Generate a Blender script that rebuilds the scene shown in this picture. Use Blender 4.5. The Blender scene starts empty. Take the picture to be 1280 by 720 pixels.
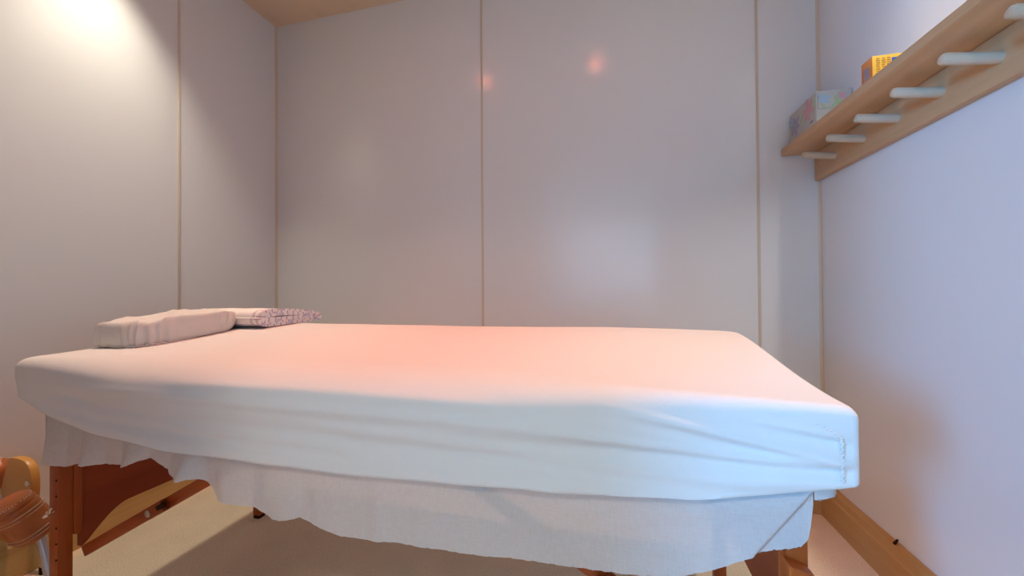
import bpy, bmesh, math, random
from mathutils import Vector, Matrix, noise
random.seed(7)
S = bpy.context.scene
COL = S.collection
R = math.radians

# ------------------------------------------------------------------ camera
FPX, YAW, PITCH, ROLL = 477.5, 0.2444, 0.0082, -0.0071
EYE = Vector((0, 0, 0.9))
f = Vector((-math.sin(YAW) * math.cos(PITCH), math.cos(YAW) * math.cos(PITCH), math.sin(PITCH)))
r0 = Vector((math.cos(YAW), math.sin(YAW), 0)); u0 = r0.cross(f)
rr = math.cos(ROLL) * r0 + math.sin(ROLL) * u0; uu = rr.cross(f)
cam = bpy.data.cameras.new('camera'); cam.sensor_width = 36; cam.lens = FPX / 1280 * 36
cam.clip_start = 0.02
co = bpy.data.objects.new('camera', cam); COL.objects.link(co)
M = Matrix((rr, uu, -f)).transposed().to_4x4(); M.translation = EYE
co.matrix_world = M
S.camera = co

# ------------------------------------------------------------------ light and exposure
S.view_settings.view_transform = 'Standard'; S.view_settings.look = 'None'
S.view_settings.gamma = 1; S.view_settings.use_curve_mapping = False
S.view_settings.exposure = -0.06
W = bpy.data.worlds.new('world'); S.world = W; W.use_nodes = True
bg = W.node_tree.nodes['Background']; bg.inputs[0].default_value = (.42, .62, 1, 1); bg.inputs[1].default_value = 1.2
DAY_SIDE = (160, (.10, .45, 1.0))       # tall hall window, throws the slanting daylight
DAY_BACK = (10, (.32, .68, 1.0))       # wide hall window straight behind the doorway
LAMP_WHITE = (66, (1.0, .93, .76))
LAMP_RED = (58, (1.0, .32, .17))

HALL_FILL = (17, (1.0, .80, .60))  # added warm fill from the hall, out of view

def area(name, loc, direction, sx, sy, power, colour):
    l = bpy.data.lights.new(name, 'AREA'); l.shape = 'RECTANGLE'; l.size = sx; l.size_y = sy
    l.energy = power; l.color = colour
    o = bpy.data.objects.new(name, l); COL.objects.link(o); o.location = loc
    o.rotation_euler = Vector(direction).to_track_quat('-Z', 'Z').to_euler()
    return o
area('daylight_side_window', (-2.15, -2.24, 1.45), (.25, 1, 0), .40, 1.0, *DAY_SIDE)
area('daylight_back_window', (.08, -2.24, 1.40), (0, 1, 0), 1.2, 1.0, *DAY_BACK)

# ------------------------------------------------------------------ helpers
def BM(): return bmesh.new()
def link(o): COL.objects.link(o); return o
def merge(bm, src):
    me = bpy.data.meshes.new('tmp'); src.to_mesh(me); src.free(); bm.from_mesh(me); bpy.data.meshes.remove(me)
def add_box(bm, x0, x1, y0, y1, z0, z1, bev=0, seg=2):
    b = BM(); bmesh.ops.create_cube(b, size=1)
    for v in b.verts:
        v.co = Vector(((x0 + x1) / 2 + v.co.x * (x1 - x0), (y0 + y1) / 2 + v.co.y * (y1 - y0), (z0 + z1) / 2 + v.co.z * (z1 - z0)))
    if bev: bmesh.ops.bevel(b, geom=b.edges[:], offset=bev, segments=seg, profile=.5, affect='EDGES')
    merge(bm, b)
def add_tube(bm, pts, rad, n=16, cap=True):
    pts = [Vector(p) for p in pts]
    rads = rad if isinstance(rad, (list, tuple)) else [rad] * len(pts)
    rings = []; side = None
    for i, p in enumerate(pts):
        t = (pts[min(i + 1, len(pts) - 1)] - pts[max(i - 1, 0)]).normalized()
        if side is None:
            side = t.cross(Vector((0, 0, 1)))
            if side.length < 1e-3: side = t.cross(Vector((1, 0, 0)))
        side = (side - t * side.dot(t)).normalized(); up = side.cross(t)
        rings.append([bm.verts.new(p + rads[i] * (math.cos(2 * math.pi * k / n) * side + math.sin(2 * math.pi * k / n) * up)) for k in range(n)])
    for a, b in zip(rings, rings[1:]):
        for k in range(n): bm.faces.new((a[k], a[(k + 1) % n], b[(k + 1) % n], b[k]))
    if cap:
        bm.faces.new(rings[0][::-1]); bm.faces.new(rings[-1])
def add_prism(bm, outline, axis, a0, a1, bev=0):
    """outline: 2-D points; axis 0/1/2 is the extrusion axis"""
    def P(q, a):
        l = list(q); l.insert(axis, a); return Vector(l)
    b = BM()
    A = [b.verts.new(P(q, a0)) for q in outline]; B = [b.verts.new(P(q, a1)) for q in outline]
    n = len(A)
    fs = [b.faces.new(A), b.faces.new(B[::-1])]
    for k in range(n): b.faces.new((A[k], A[(k + 1) % n], B[(k + 1) % n], B[k]))
    bmesh.ops.recalc_face_normals(b, faces=b.faces[:])
    if bev:
        bmesh.ops.bevel(b, geom=list({e for fc in fs for e in fc.edges}), offset=bev, segments=2, profile=.5, affect='EDGES')
    merge(bm, b)
def origin_of(p): return p['_o'] if p is not None else None
ORG = {}
def obj(name, bm, mat, parent=None, loc=(0, 0, 0), smooth=True, angle=40):
    """bm is in world coordinates; the object's origin goes to its thing's base"""
    o0 = Vector(ORG[parent.name]) if parent is not None else Vector(loc)
    bmesh.ops.translate(bm, verts=bm.verts[:], vec=-o0)
    bmesh.ops.recalc_face_normals(bm, faces=bm.faces[:])
    me = bpy.data.meshes.new(name); bm.to_mesh(me); bm.free()
    for m in (mat if isinstance(mat, (list, tuple)) else [mat]): me.materials.append(m)
    if smooth:
        me.polygons.foreach_set('use_smooth', [True] * len(me.polygons))
        me.set_sharp_from_angle(angle=R(angle))
    o = link(bpy.data.objects.new(name, me))
    if parent is None: o.location = o0
    else: o.parent = parent
    ORG[o.name] = tuple(o0)
    return o
def tag(o, label, cat, group=None):
    o['label'] = label; o['category'] = cat
    if group: o['group'] = group
    return o
def thing(name, loc, label, cat, group=None):
    o = link(bpy.data.objects.new(name, None)); o.location = loc; o.empty_display_size = .1
    ORG[o.name] = tuple(loc)
    return tag(o, label, cat, group)
def struct(o): o['kind'] = 'structure'; return o
def sm(a, b, x):
    t = min(1, max(0, (x - a) / (b - a))); return t * t * (3 - 2 * t)
def interp(tab, x):
    if x <= tab[0][0]: return tab[0][1]
    for (x0, y0), (x1, y1) in zip(tab, tab[1:]):
        if x <= x1: return y0 + (y1 - y0) * (x - x0) / (x1 - x0)
    return tab[-1][1]

# ------------------------------------------------------------------ materials
def mat(name, col, rough=.5, spec=.5, metal=0, **kw):
    m = bpy.data.materials.new(name); m.use_nodes = True
    b = m.node_tree.nodes['Principled BSDF']
    b.inputs['Base Color'].default_value = (*col, 1); b.inputs['Roughness'].default_value = rough
    b.inputs['Specular IOR Level'].default_value = spec; b.inputs['Metallic'].default_value = metal
    for k, v in kw.items(): b.inputs[k.replace('_', ' ')].default_value = v
    return m
def N(m, t, **kw):
    n = m.node_tree.nodes.new(t)
    for k, v in kw.items(): setattr(n, k, v)
    return n
def L(m, a, b): m.node_tree.links.new(a, b)
def coords(m, scale=(1, 1, 1), rot=(0, 0, 0), world=False):
    mp = N(m, 'ShaderNodeMapping'); mp.inputs['Scale'].default_value = scale; mp.inputs['Rotation'].default_value = rot
    if world:
        L(m, N(m, 'ShaderNodeNewGeometry').outputs['Position'], mp.inputs['Vector'])
    else:
        L(m, N(m, 'ShaderNodeTexCoord').outputs['Object'], mp.inputs['Vector'])
    return mp.outputs[0]
def noise_tex(m, vec, scale, detail=3, rough=.5):
    n = N(m, 'ShaderNodeTexNoise'); n.inputs['Scale'].default_value = scale; n.inputs['Detail'].default_value = detail
    n.inputs['Roughness'].default_value = rough; L(m, vec, n.inputs['Vector']); return n.outputs['Fac']
def ramp(m, fac, stops):
    r = N(m, 'ShaderNodeValToRGB'); e = r.color_ramp.elements
    while len(e) < len(stops): e.new(.5)
    for el, (p, c) in zip(e, stops): el.position = p; el.color = (*c, 1)
    L(m, fac, r.inputs[0]); return r.outputs[0]
def bump(m, h, strength, dist):
    b = N(m, 'ShaderNodeBump'); b.inputs['Strength'].default_value = strength; b.inputs['Distance'].default_value = dist
    L(m, h, b.inputs['Height']); L(m, b.outputs[0], m.node_tree.nodes['Principled BSDF'].inputs['Normal'])
def base(m, c): L(m, c, m.node_tree.nodes['Principled BSDF'].inputs['Base Color'])

m_panel = mat('wall_panel', (.79, .775, .755), .17, .5)
bump(m_panel, noise_tex(m_panel, coords(m_panel, world=True), 3.0, 2), .12, .01)
m_wall = mat('painted_wall', (.80, .78, .76), .6)
m_trim = mat('cream_trim', (.68, .56, .43), .45)
m_ceil = mat('ceiling_paint', (.66, .47, .31), .75, .3)
base(m_ceil, ramp(m_ceil, noise_tex(m_ceil, coords(m_ceil, (4, 1, 1), world=True), 3, 3), [(.3, (.74, .57, .40)), (.7, (.78, .605, .435))]))

m_carpet = mat('carpet', (.5, .4, .3), .95, .1)
cv = coords(m_carpet, world=True)
n1 = noise_tex(m_carpet, cv, 330, 2, .7); n2 = noise_tex(m_carpet, cv, 9, 3)
mx = N(m_carpet, 'ShaderNodeMix', data_type='RGBA', blend_type='MULTIPLY'); mx.inputs[0].default_value = 1
L(m_carpet, ramp(m_carpet, n1, [(.28, (.46, .31, .19)), (.44, (.82, .65, .46)), (.60, (.92, .79, .60))]), mx.inputs[6])
L(m_carpet, ramp(m_carpet, n2, [(.2, (.9, .9, .9)), (.8, (1, 1, 1))]), mx.inputs[7])
base(m_carpet, mx.outputs[2]); bump(m_carpet, n1, .45, .003)

def wood(name, dark, mid, light, scale, rough=.45, spec=.4, axis='X', grain=18, coat=0):
    m = mat(name, mid, rough, spec); m.node_tree.nodes['Principled BSDF'].inputs['Coat Weight'].default_value = coat
    s = {'X': (scale * .05, scale, scale), 'Y': (scale, scale * .05, scale), 'Z': (scale, scale, scale * .05)}[axis]
    v = coords(m, s, world=True)
    h = noise_tex(m, v, grain, 6, .62)
    base(m, ramp(m, h, [(.28, dark), (.5, mid), (.72, light)]))
    bump(m, h, .08, .002)
    return m
m_pine = wood('pine_shelf', (.46, .255, .115), (.62, .375, .19), (.70, .45, .25), 2.2, .45, .45, 'Y', 6)
m_base = wood('pine_baseboard', (.42, .22, .075), (.52, .285, .10), (.58, .33, .125), 2.0, .42, .4, 'Y', 6)
m_base_l = wood('pine_baseboard_left', (.42, .25, .08), (.54, .34, .12), (.60, .39, .155), 2.0, .42, .4, 'Y', 9)
m_peg = wood('pale_dowel', (.46, .32, .19), (.60, .46, .32), (.68, .54, .40), 2.2, .45, .4, 'X', 6)
m_red = wood('red_beech', (.24, .040, .004), (.36, .068, .008), (.44, .098, .012), 2.2, .42, .35, 'Z', 7, .1)
m_redy = wood('red_beech_panel', (.20, .022, .003), (.28, .036, .005), (.35, .054, .007), 2.2, .42, .35, 'Y', 5, .1)
m_redx = wood('red_beech_brace', (.22, .030, .004), (.33, .056, .007), (.40, .08, .011), 2.2, .42, .35, 'X', 6, .1)
m_yplate = wood('yellow_plywood', (.56, .27, .05), (.66, .34, .075), (.72, .40, .10), 2.2, .35, .5, 'X', 5, .3)
m_chrome = mat('chrome', (.75, .74, .72), .22, .5, 1)
m_tube = mat('grey_metal_tube', (.55, .53, .53), .38, .5, .6)
m_brass = mat('dull_bolt', (.45, .40, .32), .35, .5, 1)
m_dark = mat('dark_hole', (.03, .012, .006), .9, .1)
m_pad = mat('vinyl_pad', (.60, .55, .48), .5)

def cloth(name, col, sheer=0.0, transl=.15, weave=900):
    m = bpy.data.materials.new(name); m.use_nodes = True
    nt = m.node_tree; b = nt.nodes['Principled BSDF']; out = nt.nodes['Material Output']
    b.inputs['Base Color'].default_value = (*col, 1); b.inputs['Roughness'].default_value = .85
    b.inputs['Specular IOR Level'].default_value = .15; b.inputs['Sheen Weight'].default_value = .15
    v = coords(m, world=True)
    wx = N(m, 'ShaderNodeTexWave', bands_direction='X'); wx.inputs['Scale'].default_value = weave / 6.3; wx.inputs['Distortion'].default_value = 2; wx.inputs['Detail'].default_value = 2
    wz = N(m, 'ShaderNodeTexWave', bands_direction='Z'); wz.inputs['Scale'].default_value = weave / 6.3; wz.inputs['Distortion'].default_value = 2; wz.inputs['Detail'].default_value = 2
    L(m, v, wx.inputs['Vector']); L(m, v, wz.inputs['Vector'])
    ad = N(m, 'ShaderNodeMath', operation='ADD'); L(m, wx.outputs['Fac'], ad.inputs[0]); L(m, wz.outputs['Fac'], ad.inputs[1])
    bump(m, ad.outputs[0], .12, .001)
    tr = N(m, 'ShaderNodeBsdfTranslucent'); tr.inputs[0].default_value = (*col, 1)
    mx = N(m, 'ShaderNodeMixShader'); mx.inputs[0].default_value = transl
    L(m, b.outputs[0], mx.inputs[1]); L(m, tr.outputs[0], mx.inputs[2])
    last = mx
    if sheer:
        tp = N(m, 'ShaderNodeBsdfTransparent'); m2 = N(m, 'ShaderNodeMixShader')
        n = noise_tex(m, coords(m, (40, 40, 260), world=True), 1.6, 3)
        n_2 = noise_tex(m, coords(m, (260, 260, 40), world=True), 1.6, 3)
        aa = N(m, 'ShaderNodeMath', operation='ADD'); L(m, n, aa.inputs[0]); L(m, n_2, aa.inputs[1])
        mr = N(m, 'ShaderNodeMapRange'); mr.inputs['From Min'].default_value = .6; mr.inputs['From Max'].default_value = 1.4
        mr.inputs['To Min'].default_value = sheer * .45; mr.inputs['To Max'].default_value = sheer * 1.55
        L(m, aa.outputs[0], mr.inputs['Value']); L(m, mr.outputs[0], m2.inputs[0])
        L(m, mx.outputs[0], m2.inputs[1]); L(m, tp.outputs[0], m2.inputs[2]); last = m2
    L(m, last.outputs[0], out.inputs['Surface'])
    return m
m_sheet = cloth('white_cotton', (.80, .78, .755), 0, .06)
m_sheer = cloth('thin_white_cotton', (.80, .78, .76), .11, .30)
m_cover = cloth('crinkled_nonwoven', (.78, .745, .70), 0, .15, 500)

# leather
m_leather = mat('tan_leather', (.33, .095, .03), .38, .5)
lv = coords(m_leather, world=True); ln = noise_tex(m_leather, lv, 160, 4)
base(m_leather, ramp(m_leather, noise_tex(m_leather, lv, 14, 4), [(.3, (.36, .092, .022)), (.7, (.48, .145, .038))])); bump(m_leather, ln, .25, .002)
m_thread = mat('cream_thread', (.72, .58, .42), .8)

# ------------------------------------------------------------------ the room
XL, XR, YB, ZC, YF = -1.841, .841, 1.80, 2.4315, -.15
DX0, DX1, DZ = -.62, .45, 2.05           # doorway in the wall behind the camera
def box_obj(name, boxes, m, bev=0):
    bm = BM()
    for b in boxes: add_box(bm, *b, bev)
    return struct(obj(name, bm, m, smooth=False))
box_obj('floor', [(XL - .1, XR + .1, -2.4, YB + .1, -.06, 0), (-2.6, XL - .1, -2.4, YF, -.06, 0), (XR + .1, 1.3, -2.4, YF, -.06, 0)], m_carpet)
box_obj('ceiling', [(-2.6, 1.3, -2.4, YB + .1, ZC, ZC + .06)], m_ceil)
box_obj('wall_back', [(XL - .1, XR + .1, YB, YB + .1, 0, ZC)], m_panel)
box_obj('wall_left', [(XL - .1, XL, YF, YB, 0, ZC)], m_panel)
box_obj('wall_right', [(XR, XR + .1, YF, YB, 0, ZC)], m_panel)
box_obj('wall_front', [(-2.6, DX0, YF - .1, YF, 0, ZC), (DX1, 1.3, YF - .1, YF, 0, ZC), (DX0, DX1, YF - .1, YF, DZ, ZC)], m_panel)
# the hall the camera looks in from
WX = [(-2.45, -1.85, .88, 2.02), (-.54, .70, .88, 1.92)]
hall = [(-2.7, -2.6, -2.4, YF, 0, ZC), (1.3, 1.4, -2.4, YF, 0, ZC),
        (-2.6, -2.45, -2.4, -2.3, 0, ZC), (-1.85, -.54, -2.4, -2.3, 0, ZC), (.70, 1.3, -2.4, -2.3, 0, ZC)]
for a, b, c, d in WX: hall += [(a, b, -2.4, -2.3, 0, c), (a, b, -2.4, -2.3, d, ZC)]
box_obj('wall_hall', hall, m_wall)
m_glass = mat('window_glass', (1, 1, 1), .02, .5, 0, Transmission_Weight=1.0)
for i, (a, b, c, d) in enumerate(WX):
    bm = BM()
    for q in ((a, a + .05, c, d), (b - .05, b, c, d), (a + .05, b - .05, c, c + .05), (a + .05, b - .05, d - .05, d)):
        add_box(bm, q[0], q[1], -2.39, -2.31, q[2], q[3], .004)
    w = struct(obj('window_%d' % (i + 1), bm, m_wall, smooth=False))
    bm = BM(); add_box(bm, a + .05, b - .05, -2.358, -2.35, c + .05, d - .05)
    obj('pane', bm, m_glass, w, smooth=False)
# door lining
bm = BM()
add_box(bm, DX0 - .06, DX0 + .015, YF - .115, YF + .015, 0, DZ, .004); add_box(bm, DX1 - .015, DX1 + .06, YF - .115, YF + .015, 0, DZ, .004)
add_box(bm, DX0 - .06, DX1 + .06, YF - .115, YF + .015, DZ - .015, DZ + .06, .004)
struct(obj('trim_1', bm, m_base, smooth=False))
# joint strips between the wall panels and in the corners
k = 2
for x in (-.597, .6175):
    bm = BM(); add_box(bm, x - .005, x + .005, YB - .003, YB, .12, ZC, .001); struct(obj('trim_%d' % k, bm, m_trim)); k += 1
bm = BM(); add_box(bm, XL, XL + .003, 1.285 - .005, 1.285 + .005, .12, ZC, .001); struct(obj('trim_%d' % k, bm, m_trim)); k += 1
for x, sg in ((XL, 1), (XR, -1)):
    bm = BM(); add_prism(bm, [(x, YB), (x + sg * .010, YB), (x + sg * .003, YB - .003), (x, YB - .010)], 2, .12, ZC)
    struct(obj('trim_%d' % k, bm, m_trim)); k += 1
# baseboards: ogee-topped pine boards
def board_profile(h, t):     # (depth from wall, height)
    return [(0, 0), (t, 0), (t, h * .70), (t * .80, h * .74), (t * .72, h * .80), (t * .70, h * .90), (t * .45, h * .97), (t * .2, h), (0, h)]
bm = BM(); add_prism(bm, [(XR - d, YF) and (XR - d, z) for d, z in board_profile(.138, .021)], 1, YF, YB)
br = struct(obj('baseboard_right', bm, m_base, angle=25))
bm = BM(); add_prism(bm, [(XL + d, z) for d, z in board_profile(.15, .02)], 1, YF, YB)
struct(obj('baseboard_left', bm, m_base_l, angle=25))
bm = BM(); add_prism(bm, [(YB - d, z) for d, z in board_profile(.138, .02)], 0, XL + .02, XR - .021)
struct(obj('baseboard_back', bm, m_base, angle=25))
bm = BM(); add_tube(bm, [(XR - .012, 1.395, .134), (XR - .007, 1.389, .150)], [.004, .0025], 8)
obj('dark_chip', bm, m_dark, br)

# ------------------------------------------------------------------ massage table
T0 = (-.555, .97, 0)
table = thing('massage_table', T0, 'portable massage table with red-brown wooden legs under a white sheet', 'massage table')
bm = BM(); add_box(bm, -1.44, .325, .665, 1.285, .655, .725, .03, 4); obj('padded_top', bm, m_pad, table)
bm = BM()
add_box(bm, -1.40, .30, .69, .71, .575, .655, .003); add_box(bm, -1.40, .30, 1.235, 1.255, .575, .655, .003)
add_box(bm, -1.40, -1.38, .71, 1.235, .575, .655, .003); add_box(bm, .28, .30, .71, 1.235, .575, .655, .003)
obj('frame', bm, m_redx, table)
def leg(x0, x1, y0, y1, inner, holes):
    bm = BM()
    add_box(bm, x0, x1, y0, y1, .012, .60, .003)
    lg = obj('leg', bm, m_red, table)
    bm = BM(); add_box(bm, x0 + .001, x1 - .001, y0 + .001, y1 - .001, 0, .012, .002); obj('rubber_foot', bm, m_dark, lg)
    if holes:
        for z in holes:
            bm = BM(); xx = x1 - .004 if inner > 0 else x0 + .004
            add_tube(bm, [(xx, y0 - .0006, z), (xx, y0 + .004, z)], .0028, 10); obj('peg_hole', bm, m_dark, lg)
    return lg
LY = .66
nl = leg(-1.381, -1.349, LY, LY + .03, 1, [.43, .39, .31, .27, .23, .47])
nr = leg(.257, .287, LY, LY + .03, -1, None)
leg(-1.381, -1.350, 1.235, 1.265, 1, None)
leg(.298, .330, 1.235, 1.265, -1, None)
# wing nut on the near left leg
bm = BM(); add_tube(bm, [(-1.362, LY - .012, .352), (-1.362, LY + .004, .352)], .006, 12)
add_tube(bm, [(-1.376, LY - .012, .341), (-1.366, LY - .008, .348)], [.003, .005], 8)
add_tube(bm, [(-1.358, LY - .008, .356), (-1.349, LY - .012, .365)], [.005, .003], 8)
obj('wing_nut', bm, m_chrome, nl)
# battens and arched end panels
def arch(y0, y1, zt, zb, zc, run):
    pts = [(y0, zt), (y0, zc)]
    for i in range(13):
        t = i / 12; pts.append((y0 + .006 + run * t, zc + .0 + (zb - zc) * math.sin(t * math.pi / 2) ** 1.1))
    pts += [(y0 + y1 - q[0], q[1]) for q in reversed(pts[2:])]
    pts += [(y1, zc), (y1, zt)]
    return pts
bm = BM(); add_prism(bm, [(LY + .03, .60), (LY + .03, .285), (LY + .034, .275), (LY + .042, .272), (LY + .047, .285), (LY + .047, .60)], 0, -1.375, -1.347, .002)
obj('batten', bm, m_red, table)
bm = BM(); add_prism(bm, arch(LY + .047, 1.235, .60, .305, .235, .10), 0, -1.368, -1.355); obj('end_panel', bm, m_redy, table)
bm = BM(); add_prism(bm, arch(LY + .03, 1.24, .60, .335, .25, .10), 0, .272, .285); obj('end_panel', bm, m_redy, table)
# rounded clamp block outside the near right leg
bm = BM()
add_prism(bm, [(.250, .10), (.250, .503), (.256, .498), (.268, .496), (.280, .492), (.288, .484), (.293, .471), (.294, .10)], 1, LY - .028, LY - .001, .003)
obj('leg_extension', bm, m_red, table, angle=20)
# folding diagonal braces: two overlapping laths and a bolt
def brace(p0, p1, bolt, y):
    a, b = Vector(p0), Vector(p1); d = (b - a).normalized(); n = Vector((-d.y, d.x))
    if n.y < 0: n = -n
    w = .014; mid = a + d * (Vector(bolt) - a).dot(d)
    o = []
    bm = BM()
    q = [a - n * w, mid + d * .05 - n * w, mid + d * .05 + n * w, a + n * w]; add_prism(bm, [tuple(v) for v in q], 1, y, y + .012, .002)
    q = [mid - d * .03 - n * w, b - n * w, b + n * w, mid - d * .03 + n * w]; add_prism(bm, [tuple(v) for v in q], 1, y + .0125, y + .0245, .002)
    br_ = obj('brace', bm, m_redx, table)
    bm = BM(); add_tube(bm, [(mid.x, y - .004, mid.y), (mid.x, y - .002, mid.y), (mid.x, y + .002, mid.y)], [.006, .009, .009], 14); obj('bolt', bm, m_brass, br_)
    s = mid + d * .045
    bm = BM(); add_box(bm, s.x - .016, s.x + .016, y - .0008, y + .003, s.y - .007, s.y + .007, .003)
    bmesh.ops.rotate(bm, cent=(s.x, y, s.y), matrix=Matrix.Rotation(-math.atan2(d.y, d.x), 3, 'Y'), verts=bm.verts[:])
    obj('slot', bm, m_dark, br_)
YBR = .700
brace((-1.335, .228), (-.70, .583), (-1.098, .348), YBR)
brace((.245, .235), (-.39, .590), (.03, .355), YBR)

# ------------------------------------------------------------------ fitted sheet
YN, YFAR, XLE, XRN, XRF = .64, 1.305, -1.488, .345, .385
def outline(n_arc=14):
    """rounded corner loop, counter-clockwise from near-left; returns points and which side they lie on"""
    c = [((XLE, YN), .028), ((XRN, YN), .012), ((XRF, YFAR), .05), ((XLE, YFAR), .06)]
    ns = [230, 90, 160, 70]; pts = []
    cnr = [Vector(q[0]) for q in c]
    for i in range(4):
        p, rad = cnr[i], c[i][1]; din = (p - cnr[i - 1]).normalized(); dout = (cnr[(i + 1) % 4] - p).normalized()
        a = p - din * rad; b = p + dout * rad
        for j in range(n_arc + 1):
            t = j / n_arc; pts.append((1 - t) ** 2 * a + 2 * t * (1 - t) * p + t * t * b)
        nxt, nr_ = cnr[(i + 1) % 4], c[(i + 1) % 4][1]; e = nxt - dout * nr_
        for j in range(1, ns[i]): pts.append(b + (e - b) * j / ns[i])
    return pts
OUT = outline()
HEM = [(-1.46, .640), (-1.433, .633), (-1.343, .60), (-1.202, .571), (-.973, .551), (-.647, .548), (-.377, .551), (-.08, .563), (.118, .576), (.227, .595), (.332, .620), (.345, .622)]
XC, YC = -.545, .97
def top_plane(x, y): return .744 + .042 * sm(.68, 1.28, y) + interp([(-1.46, -.006), (-1.25, .0), (-.3, .0), (.0, -.003), (.2, -.008), (.38, -.013)], x)
def shoulder(v, x, near, far):
    """drop of the top towards its rim: soft along the middle of the long sides, crisp at the ends and corners"""
    mid = sm(-1.46, -1.05, x) * (1 - sm(-.35, .18, x))
    soft = max(near, far) * mid
    rt = sm(.05, .3, x); w, d = .028 - .012 * rt + .085 * soft, .028 - .010 * rt + .030 * soft
    t = min(1, v / w)
    return -d * (1 - math.sqrt(max(0, 1 - (1 - t) ** 2.2)))
RIDGES = [  # (x, z) paths of stretched folds on the near side, amplitude, width
    ([(.325, .655), (.24, .668), (.12, .690), (-.02, .712)], .0060, .009),
    ([(.325, .650), (.22, .648), (.05, .652), (-.12, .664)], .0050, .008),
    ([(.325, .690), (.25, .700), (.15, .716)], .0045, .007),
    ([(.325, .625), (.20, .612), (.05, .612), (-.2, .622), (-.6, .632)], .0035, .012),
    ([(.0, .655), (-.3, .668), (-.7, .672), (-1.1, .676), (-1.38, .672)], .0030, .013),
    ([(-.2, .70), (-.6, .705), (-1.0, .70)], .0022, .012),
    ([(-.5, .598), (-.9, .603), (-1.2, .617), (-1.4, .65)], .0040, .011)]
def ridge_at(x, z):
    s = 0
    for path, amp, w in RIDGES:
        p = sorted(path); x0, x1 = p[0][0], p[-1][0]
        if x < x0 - .02 or x > x1 + .02: continue
        fade = sm(x0 - .02, x0 + .16, x) * (1 - sm(x1 - .02, x1 + .02, x))
        dz = (z - interp(p, x)) / (w * .9)
        s += 1.25 * amp * fade * (math.exp(-dz * dz) - .6 * math.exp(-(dz + 1.8) ** 2))
    return s
bm = BM(); rings = []
levels = []; Z0 = []
for i in range(34): levels.append(('t', .33 * (1 - (i / 34)) ** 2.0))
levels += [('t', 0.0)] + [('s', i / 26) for i in range(1, 27)] + [('h', .004), ('h', .010)]
nO = len(OUT)
norms = []
for i in range(nO):
    d = OUT[(i + 1) % nO] - OUT[i - 1]; norms.append(Vector((d.y, -d.x)).normalized())
SIDE = [(0, 0), (.15, .001), (.32, -.003), (.48, -.011), (.60, -.013), (.75, -.006), (.88, .000), (1, .001)]
for kind, v in levels:
    ring = []
    for i, p in enumerate(OUT):
        n = norms[i]; near = max(0, -n.y); right = max(0, n.x)
        crisp = sm(-.1, .3, p.x)
        if kind == 't':
            x = XC + (p.x - XC) * (1 - v / .92); y = YC + (p.y - YC) * (1 - v / .331)
            far_ = max(0, n.y)
            z = top_plane(x, y) + shoulder(v, x, near, far_)
            z += .0022 * noise.noise((x * 2.2, y * 5, 1.3)) * sm(.02, .1, v) + .0011 * noise.noise((x * 5 + y * 3, y * 16 - x * 2, 4.1)) * sm(.01, .06, v)
            if v < .05:
                rd = ridge_at(x, z) * near; y -= rd * .8; z += rd * .4
            q = Vector((x, y, z))
            if v == 0: Z0.append(z)
        else:
            hz = interp(HEM, p.x) * near + (.628 if right > .2 else .635 if n.x < -.2 else .60) * (1 - near)
            t = v if kind == 's' else 1
            z = Z0[i] + (hz - Z0[i]) * t
            ends = sm(-1.44, -1.2, p.x) * (1 - sm(.1, .30, p.x)); off = interp(SIDE, t) * (.6 + .4 * near) * (1 - .55 * crisp) * ends
            off -= .055 * max(0, -n.x) * sm(.30, 1, t)
            if kind == 'h': off -= v; z += .004 if v > .01 else -.001
            off += (ridge_at(p.x, z) * near if kind == 's' else 0)
            off += .0015 * ends * noise.noise((p.x * 4, z * 25, p.y * 4)) * sm(0, .2, t)
            # gathered seam up the near right corner
            q = Vector((p.x + n.x * off, p.y + n.y * off, z + (.0035 * ends * noise.noise((p.x * 9, p.y * 9, 2)) * t)))
        ring.append(bm.verts.new(q))
    rings.append(ring)
for a, b in zip(rings, rings[1:]):
    for i in range(nO): bm.faces.new((a[i], a[(i + 1) % nO], b[(i + 1) % nO], b[i]))
bm.faces.new(rings[0])
bmesh.ops.remove_doubles(bm, verts=bm.verts[:], dist=1e-6)
sheet = obj('fitted_sheet', bm, m_sheet, loc=(XC, YC, .56), angle=80)
tag(sheet, 'white fitted cotton sheet stretched over the top of the massage table', 'sheet')
# stitched seam near the right corner
bm = BM()
for i in range(40):
    t = i / 39; z = .628 + .095 * t
    x = .318 - .05 * sm(.55, 1.0, t) ** 1.5 + .001 * math.sin(i * 2.1); y = YN - .006 + .02 * sm(.62, 1, t) ** 2
    add_tube(bm, [(x - .0012, y, z), (x + .0012, y - .001, z + .001)], .0011, 5)
obj('corner_seam', bm, m_sheet, sheet)

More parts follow.
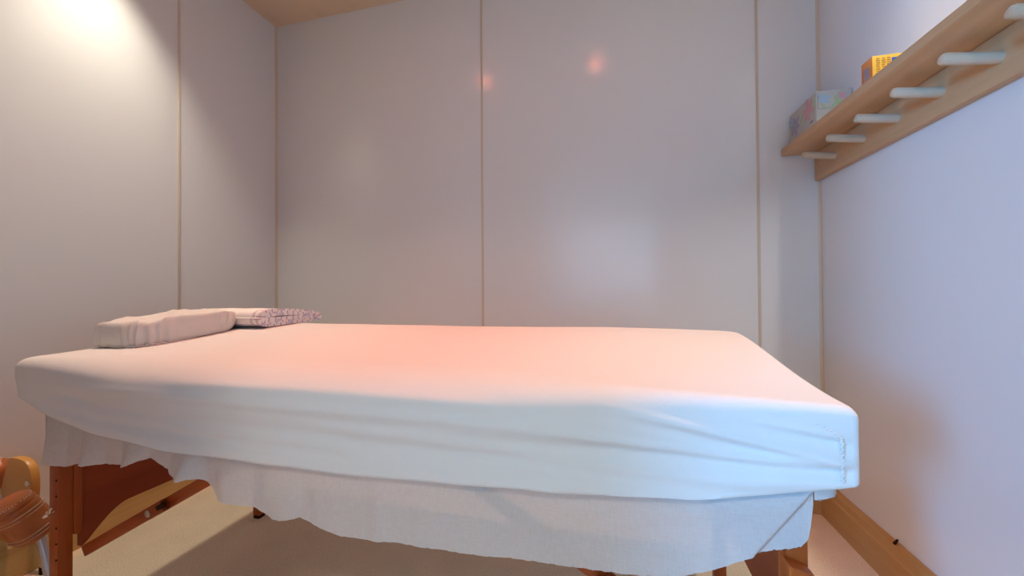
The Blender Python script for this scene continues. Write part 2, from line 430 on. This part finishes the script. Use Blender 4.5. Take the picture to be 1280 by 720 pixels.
# ------------------------------------------------------------------ thin under-sheet hanging below
K = 1.0645
SK = [(-1.305, .500), (-1.295, .505), (-1.231, .496), (-1.19, .509), (-1.138, .515), (-1.08, .517), (-1.025, .523), (-.99, .537), (-.966, .543), (-.935, .53), (-.908, .521), (-.87, .517), (-.83, .523), (-.813, .515), (-.79, .494), (-.767, .481), (-.72, .475),
      (-.685, .472), (-.66, .462), (-.637, .456), (-.61, .459), (-.58, .467), (-.53, .455), (-.482, .447), (-.42, .452), (-.365, .454), (-.32, .4535), (-.273, .454), (-.186, .455), (-.078, .461), (.045, .468), (.102, .479), (.146, .496), (.194, .521), (.259, .540), (.268, .552), (.272, .575), (.274, .60)]
SK = [(x * K, .9 - (.9 - z) * K) for x, z in SK]
bm = BM()
NX, NZ = 520, 26
def skirt_y(x, t):
    a = .35 + .65 * t
    w = noise.noise((x * 6.0, 0, 3.3)) * .010 * a
    lf = 1 - sm(-.95, -.6, x)
    w += lf * .012 * math.sin(x * 44 + 1.0 + t) * t
    w -= .034 * math.exp(-((x + .893) / .028) ** 2) * t + .010 * math.exp(-((x + 1.32) / .03) ** 2) * t
    w += .006 * math.exp(-((x + .60) / .02) ** 2) * t - .004 * math.exp(-((x + .43) / .02) ** 2) * t
    w += .0025 * noise.noise((x * 25, t * 2, 7.7)) * t
    return w
grid = []
for i in range(NX + 1):
    x = -1.383 + (.292 + 1.383) * i / NX; col = []
    hz = interp(SK, x) + .0016 * noise.noise((x * 90, 0, 0)) + .0012 * noise.noise((x * 310, 5, 0)) 
    zt = interp(HEM, x) + .010
    for j in range(NZ + 1):
        t = j / NZ; z = zt + (hz - zt) * t
        y = min(.658, .657 + skirt_y(x, t) * 1.25 * (1 - .85 * sm(-.05, .15, x)))
        # overlapping diagonal fold towards the right corner
        line = .288 - (.60 - z) * (.288 - .212) / (.60 - .497)
        y -= .010 * (1 - sm(-.004, .004, x - line)) * sm(-.2, .15, x) * sm(.1, .3, t)
        col.append(bm.verts.new((x, y, z)))
    grid.append(col)
# round the right corner along the end, the far side and the left end
def extra(path, hem, nrm):
    n = len(path); cols = []
    for i, (x, y) in enumerate(path):
        hz = hem(i / (n - 1)); col = []
        for j in range(NZ + 1):
            t = j / NZ; w = .008 * math.sin(i * .55) * t + .006 * noise.noise((x * 9, y * 9, 1)) * t
            col.append(bm.verts.new((x + nrm[0] * w, y + nrm[1] * w, .632 + (hz - .632) * t + (.0016 * noise.noise((i * 3.1, 0, 0)) if j == NZ else 0))))
        cols.append(col)
    for a, b in zip(cols, cols[1:]):
        for j in range(NZ): bm.faces.new((a[j], a[j + 1], b[j + 1], b[j]))
    return cols
for a, b in zip(grid, grid[1:]):
    for j in range(NZ): bm.faces.new((a[j], a[j + 1], b[j + 1], b[j]))
extra([(.292, .653), (.304, .655), (.314, .660)] + [(.319 + .018 * (i / 60), .668 + .60 * i / 60) for i in range(61)], lambda s: interp([(0, .59), (.05, .598), (.10, .566), (.15, .555), (.3, .55), (1, .55)], s), (1, 0))
extra([(.32 - 1.73 * i / 120, 1.285) for i in range(121)], lambda s: .52 + .02 * math.sin(s * 17), (0, 1))
extra([(-1.390, 1.27 - .60 * i / 60) for i in range(61)] + [(-1.389, .662), (-1.387, .657), (-1.383, .655)], lambda s: .495 + .012 * math.sin(s * 9 + 1), (-1, 0))
sk = obj('hanging_undersheet', bm, m_sheer, loc=(XC, YC, .45), angle=80)
tag(sk, 'thin white undersheet with frayed hem hanging below the fitted sheet', 'sheet')

# ------------------------------------------------------------------ head cushion
HC = (-1.360, .925, .758)
hc = thing('face_cushion', HC, 'face cushion in crinkled white cover at left end of massage table', 'cushion')
bm = BM(); rings = []
n = 150; NR = 44
for j in range(NR + 1):
    ring = []
    if j <= 14: rad = .02 + .98 * j / 14 * .94; zz = 1.0; ph = None
    for i in range(n):
        a = 2 * math.pi * i / n; ca, sa = math.cos(a), math.sin(a)
        e = .42                                       # superellipse outline
        ox = math.copysign(abs(ca) ** e, ca); oy = math.copysign(abs(sa) ** e, sa)
        if j <= 20:
            rr_ = j / 20 * .93; ed = 0; z = 1
        elif j <= 28:
            th = (j - 20) / 8 * math.pi / 2; rr_ = .93 + .07 * math.sin(th); z = 1 - .26 * (1 - math.cos(th))
        elif j <= 36:
            u = (j - 28) / 8; rr_ = 1.0 + .012 * math.sin(u * math.pi) ; z = .74 - .5 * u
        else:
            th = (j - 36) / 8 * math.pi / 2; rr_ = 1.0 - .10 * (1 - math.cos(th)); z = .24 - .24 * math.sin(th)
        x = ox * rr_ * .104; y = oy * rr_ * .145
        # crinkle: vertical gathers on the rim, shallow hollow in the top
        edge = sm(.55, 1, rr_)
        g = .0040 * math.sin((oy * .145 + ox * .104) * 235 + 3.0 * noise.noise((ca * 2, sa * 2, z * 1.5))) + .0035 * noise.noise((ca * 7, sa * 7, z * 1.5))
        x += ca * g * edge; y += sa * g * edge
        h = .077 - .010 * sm(-.05, .14, y) + .007 * noise.noise((x * 22, y * 22, 5)) + .004 * noise.noise((x * 60, y * 60, 9)) + .010 * sm(-.02, .09, y) * sm(.06, -.09, x) - .022 * (1 - sm(.2, .75, rr_))
        h -= .006 * sm(.04, -.14, y)
        ring.append(bm.verts.new((HC[0] + x + .012 * (y / .145), HC[1] + y, top_plane(HC[0] + x, HC[1] + y) + .002 + h * z)))
    rings.append(ring)
for a, b in zip(rings[1:], rings[2:]):
    for i in range(n): bm.faces.new((a[i], a[(i + 1) % n], b[(i + 1) % n], b[i]))
bm.faces.new(rings[1]); bm.faces.new(rings[-1][::-1])
bmesh.ops.delete(bm, geom=rings[0], context='VERTS')
obj('cover', bm, m_cover, hc, angle=80)
bm = BM()           # elastic hem gathered round the bottom of the cover
pts = []
for i in range(121):
    a = 2 * math.pi * i / 120; ca, sa = math.cos(a), math.sin(a)
    pts.append((HC[0] + math.copysign(abs(ca) ** .42, ca) * .093 + .003 * math.sin(a * 40), HC[1] + math.copysign(abs(sa) ** .42, sa) * .139, top_plane(HC[0], HC[1] + math.copysign(abs(sa) ** .42, sa) * .139) + .006 + .002 * math.sin(a * 33)))
add_tube(bm, pts, .004, 8, False); obj('elastic_hem', bm, m_cover, hc)

# ------------------------------------------------------------------ folded towel
TW = (-1.30, 1.18, .772)
m_towel = bpy.data.materials.new('checked_towel'); m_towel.use_nodes = True
tb = m_towel.node_tree.nodes['Principled BSDF']; tb.inputs['Roughness'].default_value = .9; tb.inputs['Specular IOR Level'].default_value = .1
sep = N(m_towel, 'ShaderNodeSeparateXYZ'); L(m_towel, N(m_towel, 'ShaderNodeUVMap').outputs[0], sep.inputs[0])
def stripes(src, period, centres, width):
    """1 where (coordinate mod period) is within width of any of the centres"""
    tot = None
    for c in centres:
        a = N(m_towel, 'ShaderNodeMath', operation='WRAP' if period else 'ADD')
        if period: a.inputs[1].default_value = period; a.inputs[2].default_value = 0
        else: a.inputs[1].default_value = 0
        L(m_towel, src, a.inputs[0])
        b = N(m_towel, 'ShaderNodeMath', operation='COMPARE'); b.inputs[1].default_value = c; b.inputs[2].default_value = width
        L(m_towel, a.outputs[0], b.inputs[0])
        if tot is None: tot = b.outputs[0]
        else:
            s = N(m_towel, 'ShaderNodeMath', operation='MAXIMUM'); L(m_towel, tot, s.inputs[0]); L(m_towel, b.outputs[0], s.inputs[1]); tot = s.outputs[0]
    return tot
def mixc(fac, a, colr):
    x = N(m_towel, 'ShaderNodeMix', data_type='RGBA'); L(m_towel, fac, x.inputs[0])
    if isinstance(a, tuple): x.inputs[6].default_value = (*a, 1)
    else: L(m_towel, a, x.inputs[6])
    x.inputs[7].default_value = (*colr, 1); return x.outputs[2]
c1 = mixc(stripes(sep.outputs[1], .30, [.03, .13], .010), (.80, .765, .74), (.55, .55, .66))
c2 = mixc(stripes(sep.outputs[0], 0, [.004, .010, .030, .036], .0014), c1, (.46, .30, .38))
c3 = mixc(stripes(sep.outputs[1], .022, [.004], .0022), c2, (.52, .38, .46))
# the fine cross lines only run in the border near the hem
msk = N(m_towel, 'ShaderNodeMath', operation='LESS_THAN'); msk.inputs[1].default_value = .022; L(m_towel, sep.outputs[0], msk.inputs[0])
fin = N(m_towel, 'ShaderNodeMix', data_type='RGBA'); L(m_towel, msk.outputs[0], fin.inputs[0]); L(m_towel, c2, fin.inputs[6]); L(m_towel, c3, fin.inputs[7])
base(m_towel, fin.outputs[2])
# flattened spiral section in (y, z), extruded along x
def towel_section():
    path = []; turns = 3.5; n = 170
    for i in range(n + 1):
        s = i / n; a = math.pi * 1.0 + s * turns * 2 * math.pi; k_ = 1 - .90 * s
        ca, sa = math.cos(a), math.sin(a)
        y = .122 * (.70 + .30 * k_) * math.copysign(abs(ca) ** .50, ca)
        z = .0255 * k_ * math.copysign(abs(sa) ** .60, sa) 
        # thicker at the near end than at the far end
        z = z * (1.0 - .38 * (y / .122) ) 
        path.append((y + .01, z))
    return path
sec = towel_section(); th = .0105
bm = BM(); uvl = bm.loops.layers.uv.new('UVMap')
off = []
for i, p in enumerate(sec):
    a = Vector(sec[max(i - 1, 0)]); b = Vector(sec[min(i + 1, len(sec) - 1)]); t = (b - a).normalized(); off.append(Vector((-t.y, t.x)))
length = [0]
for a, b in zip(sec, sec[1:]): length.append(length[-1] + (Vector(b) - Vector(a)).length)
XN = 44; cols = []
for k_ in range(XN + 1):
    u = k_ / XN; lo = []; hi = []
    for i, p in enumerate(sec):
        x = TW[0] + .155 - .30 * u + .006 * noise.noise((p[0] * 30, p[1] * 60, 0)) * (1 - u)
        q = Vector(p); wob = .0018 * noise.noise((u * 9, i * .12, 2))
        skew = .020 * (p[0] / .12)
        for lst, sgn in ((lo, -1), (hi, 1)):
            w = q + off[i] * (sgn * th / 2 + wob)
            yy = TW[1] + w.x; base_z = top_plane(-1.2, yy) + .0045 + .0255 * (1 - .38 * min(1, max(-1, (w.x - .01) / .122)))
            lst.append((bm.verts.new((x + skew, yy, base_z + w.y)), u * .30, length[i]))
    cols.append((lo, hi))
def quad(*vs):
    fc = bm.faces.new([v[0] for v in vs])
    for lp, v in zip(fc.loops, vs): lp[uvl].uv = (v[1], v[2])
for (lo, hi), (lo2, hi2) in zip(cols, cols[1:]):
    for i in range(len(sec) - 1):
        quad(lo[i], lo[i + 1], lo2[i + 1], lo2[i]); quad(hi[i], hi2[i], hi2[i + 1], hi[i + 1])
    quad(lo[0], lo2[0], hi2[0], hi[0]); quad(lo[-1], hi[-1], hi2[-1], lo2[-1])
for lo, hi in (cols[0], cols[-1]):
    for i in range(len(sec) - 1): quad(lo[i], hi[i], hi[i + 1], lo[i + 1])
tw = obj('folded_towel', bm, m_towel, loc=(TW[0], TW[1], .765), angle=60)
tag(tw, 'folded white towel with thin purple stripes on bed behind the face cushion', 'towel')

# ------------------------------------------------------------------ wall shelf with pegs
SH = (.77, .85, 1.33)
shelf = thing('peg_shelf', SH, 'long pine wall shelf with a row of wooden coat pegs on the right wall', 'shelf')
Y0, Y1 = .30, 1.793
bm = BM(); add_prism(bm, [(.700, 1.450), (.704, 1.447), (XR - .0005, 1.447), (XR - .0005, 1.475), (.704, 1.475), (.700, 1.472)], 1, Y0, Y1, .0015); obj('shelf_board', bm, m_pine, shelf)
bm = BM(); add_box(bm, .817, XR - .0005, Y0, Y1, 1.337, 1.4468, .004); obj('back_board', bm, m_pine, shelf)
for y in (1.650, 1.487, 1.337, 1.187, 1.040, .893, .745, .597, .45):
    bm = BM()
    add_tube(bm, [(.822, y, 1.390), (.722, y, 1.4025), (.7165, y, 1.4032), (.7145, y, 1.4034)], [.0125, .0125, .0105, .007], 24); obj('peg', bm, m_peg, shelf)

# tissue box
TB = (.785, 1.68, 1.4755)
m_card = mat('white_card', (.50, .485, .43), .5); m_brown = mat('brown_card', (.10, .05, .045), .5)
m_fl = [mat('print_' + n_, c, .5) for n_, c in (('blue', (.35, .50, .62)), ('violet', (.36, .33, .50)), ('pink', (.62, .34, .38)), ('green', (.38, .52, .26)), ('grey', (.25, .22, .21)))]
tis = thing('tissue_box', TB, 'white floral tissue box with dark brown base at far end of shelf', 'box')
bx0, bx1, by0, by1, bz = .728, .836, 1.578, 1.783, 1.4755
bm = BM(); add_box(bm, bx0, bx1, by0, by1, bz + .018, bz + .128, .0015); obj('carton', bm, m_card, tis)
bm = BM(); add_box(bm, bx0 - .0008, bx1, by0 - .0008, by1, bz, bz + .018, .001); obj('base_band', bm, m_brown, tis)
bm = BM(); add_prism(bm, [((bx0 + bx1) / 2 + .03 * math.cos(a), (by0 + by1) / 2 + .07 * math.sin(a)) for a in [2 * math.pi * i / 32 for i in range(32)]], 2, bz + .128, bz + .1286); obj('opening', bm, m_fl[4], tis)
PN = [0]
def petal(bm, face, u, v, ang, ln, wd):
    o = []
    for i in range(14):
        a = 2 * math.pi * i / 14; p = ln * (math.cos(a) + 1) / 2; q = wd * math.sin(a)
        uu_ = u + p * math.cos(ang) - q * math.sin(ang); vv = v + p * math.sin(ang) + q * math.cos(ang)
        o.append((uu_, vv))
    PN[0] += 1; dp = .0005 + .00006 * (PN[0] % 14)
    if face == 'x': add_prism(bm, [(y, z) for y, z in o], 0, bx0 - dp, bx0 + .0002)
    else: add_prism(bm, [(x, z) for x, z in o], 1, by0 - dp, by0 + .0002)
def flower(name, face, u, v, size, m_, leaves=()):
    bm = BM()
    for i in range(6): petal(bm, face, u, v, i * math.pi / 3 + .3, size * (1.1 + .4 * random.random()), size * .27)
    obj(name, bm, m_, tis, smooth=False)
flower('printed_flower', 'x', 1.735, bz + .068, .032, m_fl[1]); flower('printed_flower', 'x', 1.635, bz + .085, .036, m_fl[2])
flower('printed_flower', 'x', 1.765, bz + .098, .018, m_fl[0]); flower('printed_flower', 'y', .752, bz + .098, .018, m_fl[0]); flower('printed_flower', 'y', .805, bz + .105, .014, m_fl[2])
bm = BM()
for u, v, a, l in ((1.70, bz + .05, .6, .07), (1.70, bz + .06, 2.3, .04), (1.60, bz + .05, 1.9, .06), (1.76, bz + .04, 1.3, .05)): petal(bm, 'x', u, v, a, l, .004)
for u, v, a, l in ((.77, bz + .06, .9, .05), (.775, bz + .075, .3, .05), (.79, bz + .10, 1.0, .03), (.76, bz + .06, 2.2, .03), (.80, bz + .07, 2.0, .04)): petal(bm, 'y', u, v, a, l, .0035)
obj('printed_leaves', bm, m_fl[3], tis, smooth=False)
bm = BM()
add_prism(bm, [(bx0 + .004, bz + .064), (bx0 + .045, bz + .064), (bx0 + .045, bz + .0655), (bx0 + .0055, bz + .0655), (bx0 + .0055, bz + .12), (bx0 + .004, bz + .12)], 1, by0 - .0006, by0 + .0002)
obj('printed_line', bm, m_fl[4], tis, smooth=False)
bm = BM()
for k_ in range(4): add_box(bm, bx0 - .0006, bx0 + .0002, 1.600 + k_ * .006, 1.604 + k_ * .006, bz + .030, bz + .038)
obj('printed_word', bm, m_fl[4], tis, smooth=False)

# small yellow and orange carton
m_yel = mat('yellow_card', (.72, .40, .035), .4); m_org = mat('orange_card', (.62, .20, .04), .4)
m_blue = mat('blue_print', (.02, .09, .34), .4); m_wht = mat('white_print', (.75, .75, .75), .4); m_txt = mat('brown_print', (.36, .14, .02), .5); m_bar = mat('grey_print', (.30, .29, .36), .5)
YX = (.775, 1.295, 1.4755)
yb = thing('small_carton', YX, 'small yellow and orange carton with a blue logo on the shelf top', 'box')
qx0, qx1, qy0, qy1, qz0, qz1 = .722, .835, 1.272, 1.318, 1.4755, 1.5475
bm = BM(); add_box(bm, qx0 + .0006, qx1, qy0, qy1, qz0, qz1, .001); obj('carton', bm, m_yel, yb)
bm = BM(); add_box(bm, qx0 - .0002, qx0 + .001, qy0, qy1, qz0, qz1, .0004); obj('end_flap', bm, m_org, yb)
bm = BM()
for k_ in range(8): add_box(bm, qx0 - .0008, qx0, qy0 + .012, qy1 - .012, qz0 + .018 + k_ * .0042, qz0 + .018 + k_ * .0042 + (.0034, .0026)[k_ % 2])
obj('printed_code', bm, m_bar, yb, smooth=False)
bm = BM()
for cx, hts in ((.735, 9), (.748, 5), (.760, 6), (.790, 7)):
    for k_ in range(hts):
        z = qz1 - .010 - k_ * .0058
        if z > qz0 + .004: add_box(bm, cx - .0035 - .001 * (k_ % 2), cx + .0035 + .001 * (k_ % 3), qy0 - .0005, qy0 + .0003, z, z + .0022)
obj('printed_lines', bm, m_txt, yb, smooth=False)
bm = BM(); add_box(bm, .767, .780, qy0 - .0008, qy0 + .0002, qz0 + .034, qz0 + .062, .0004); lg_ = obj('logo_patch', bm, m_blue, yb, smooth=False)
bm = BM(); add_box(bm, .7685, .7785, qy0 - .0012, qy0 - .0006, qz0 + .044, qz0 + .050); obj('logo_stripe', bm, m_wht, lg_, smooth=False)

# ------------------------------------------------------------------ tan leather chair at the left edge
CH = (-1.68, .77, 0)
ch = thing('leather_chair', CH, 'tan leather padded chair with wooden side plate beside left table leg', 'chair')
plate = []
for i in range(40):
    a = 2 * math.pi * i / 40; ca, sa = math.cos(a), math.sin(a)
    plate.append((-1.767 + .074 * math.copysign(abs(ca) ** .75, ca), .318 + .080 * math.copysign(abs(sa) ** .75, sa)))
bm = BM(); add_prism(bm, plate, 1, .772, .792, .003)
pl = obj('side_plate', bm, m_yplate, ch)
bm = BM(); add_tube(bm, [(-1.706, .7725, .328), (-1.706, .768, .328), (-1.706, .765, .328)], [.0085, .0085, .004], 16); obj('bolt', bm, m_chrome, pl)
def pad(p0, p1, rad, flat, seams, nseg=26):
    """stuffed leather sleeve: rounded section swept from p0 to p1"""
    p0, p1 = Vector(p0), Vector(p1); ax = (p1 - p0).normalized(); s = ax.cross(Vector((0, 1, 0))).normalized(); w = ax.cross(s)
    bm = BM(); rings = []; n = 40
    for j in range(nseg + 1):
        t = j / nseg; c = p0 + (p1 - p0) * t; ring = []
        k_ = 1.0 - .10 * (abs(2 * t - 1) ** 8) + .02 * math.sin(t * math.pi)
        pinch = 1 - .05 * (math.exp(-((t - .16) / .02) ** 2) + math.exp(-((t - .84) / .02) ** 2))
        for i in range(n):
            a = 2 * math.pi * i / n; ca, sa = math.cos(a), math.sin(a)
            r_ = rad * k_ * pinch * (1 + .025 * noise.noise((ca * 2, sa * 2, t * 5)))
            ring.append(bm.verts.new(c + s * r_ * math.copysign(abs(ca) ** .75, ca) + w * r_ * flat * math.copysign(abs(sa) ** .75, sa)))
        rings.append(ring)
    for a, b in zip(rings, rings[1:]):
        for i in range(n): bm.faces.new((a[i], a[(i + 1) % n], b[(i + 1) % n], b[i]))
    bm.faces.new(rings[0][::-1]); bm.faces.new(rings[-1])
    o = obj('leather_pad', bm, m_leather, ch)
    for t in seams:
        bm = BM(); c = p0 + (p1 - p0) * t; prev = None; n_ = 96
        for i in range(n_ + 1):
            a = 2 * math.pi * i / n_; ca, sa = math.cos(a), math.sin(a)
            r_ = rad * (1.012 if .1 < t < .9 else .93)
            q = c + s * r_ * math.copysign(abs(ca) ** .75, ca) + w * r_ * flat * math.copysign(abs(sa) ** .75, sa)
            if t < .1: q += ax * .004 * (-1) ** i
            if prev is not None: add_tube(bm, [prev, q], .0008, 5)
            prev = q
        obj('stitching', bm, m_thread, o)
    return o
pad((-1.642, .700, .316), (-1.622, .752, .202), .054, .85, (.04, .30, .38, .80, .88))
pad((-1.703, .615, .41), (-1.660, .705, .395), .042, .85, (.80, .88))
bm = BM(); add_tube(bm, [(-1.640, .757, .24), (-1.606, .757, .152), (-1.582, .757, .087), (-1.553, .757, .012)], .0105, 16)
lg2 = obj('leg', bm, m_tube, ch)
bm = BM(); add_tube(bm, [(-1.557, .757, .022), (-1.549, .757, 0)], .013, 14); obj('rubber_foot', bm, m_dark, lg2)
bm = BM(); add_tube(bm, [(-1.80, .84, .23), (-1.79, .84, .16), (-1.775, .84, .012)], .0105, 16)
lg3 = obj('leg', bm, m_tube, ch)
bm = BM(); add_tube(bm, [(-1.776, .84, .022), (-1.774, .84, 0)], .013, 14); obj('rubber_foot', bm, m_dark, lg3)
bm = BM(); add_tube(bm, [(-1.80, .74, .205), (-1.70, .74, .205)], .010, 14); obj('cross_bar', bm, m_tube, ch)

# ------------------------------------------------------------------ ceiling downlights (seen mirrored in the back wall)
def emit(name, colr, s):
    m = bpy.data.materials.new(name); m.use_nodes = True
    b = m.node_tree.nodes['Principled BSDF']; b.inputs['Base Color'].default_value = (*colr, 1)
    b.inputs['Emission Color'].default_value = (*colr, 1); b.inputs['Emission Strength'].default_value = s
    return m
m_er = emit('red_bulb', (1, .22, .10), 80); m_ew = emit('white_bulb', (1, .92, .80), 4)
for x, red, where in ((-1.63, 0, 'by the left wall'), (-.845, 1, 'over left half of the bed'), (-.061, 1, 'over right half of the bed'), (.722, 0, 'by the right wall')):
    y = .97
    t = thing('ceiling_downlight', (x, y, ZC), ('red' if red else 'white') + ' recessed ceiling spotlight ' + where, 'lamp', 'ceiling spotlights')
    bm = BM()
    n = 32; prof = [(.030, ZC - .004), (.032, ZC - .008), (.044, ZC - .006), (.046, ZC - .0005)]
    rg = [[bm.verts.new((x + r_ * math.cos(2 * math.pi * i / n), y + r_ * math.sin(2 * math.pi * i / n), z)) for i in range(n)] for r_, z in prof]
    for a, b in zip(rg, rg[1:]):
        for i in range(n): bm.faces.new((a[i], a[(i + 1) % n], b[(i + 1) % n], b[i]))
    obj('bezel', bm, m_chrome, t)
    bm = BM(); add_tube(bm, [(x, y, ZC - .001), (x, y, ZC - .005), (x, y, ZC - .007)], [.031, .028, .012], 24); obj('bulb', bm, m_er if red else m_ew, t)
    l = bpy.data.lights.new('spot', 'SPOT'); pw, cc = LAMP_RED if red else LAMP_WHITE
    l.energy = pw; l.color = cc; l.spot_size = R(74 if red else 80); l.spot_blend = 1.0; l.shadow_soft_size = .035
    o = link(bpy.data.objects.new('spot_light', l)); o.parent = t; o.location = (0, 0, -.02)

# unseen warm fill added behind the camera to brighten the table's front
t = thing('added_hall_fill', (-.35, -1.1, ZC), 'added round warm fill light, unseen, in the hall behind the doorway', 'lamp')
bm = BM(); add_tube(bm, [(-.35, -1.1, ZC - .0005), (-.35, -1.1, ZC - .02)], [.15, .15], 40); obj('fill_base', bm, m_chrome, t)
bm = BM(); add_tube(bm, [(-.35, -1.1, ZC - .02), (-.35, -1.1, ZC - .045), (-.35, -1.1, ZC - .06)], [.145, .13, .08], 40); obj('fill_diffuser', bm, emit('warm_fill_glow', (1, .82, .62), 1.5), t)
l = bpy.data.lights.new('hall_fill_light', 'AREA'); l.shape = 'DISK'; l.size = .28; l.energy, l.color = HALL_FILL
o = link(bpy.data.objects.new('hall_fill_light', l)); o.parent = t; o.location = (0, 0, -.065)
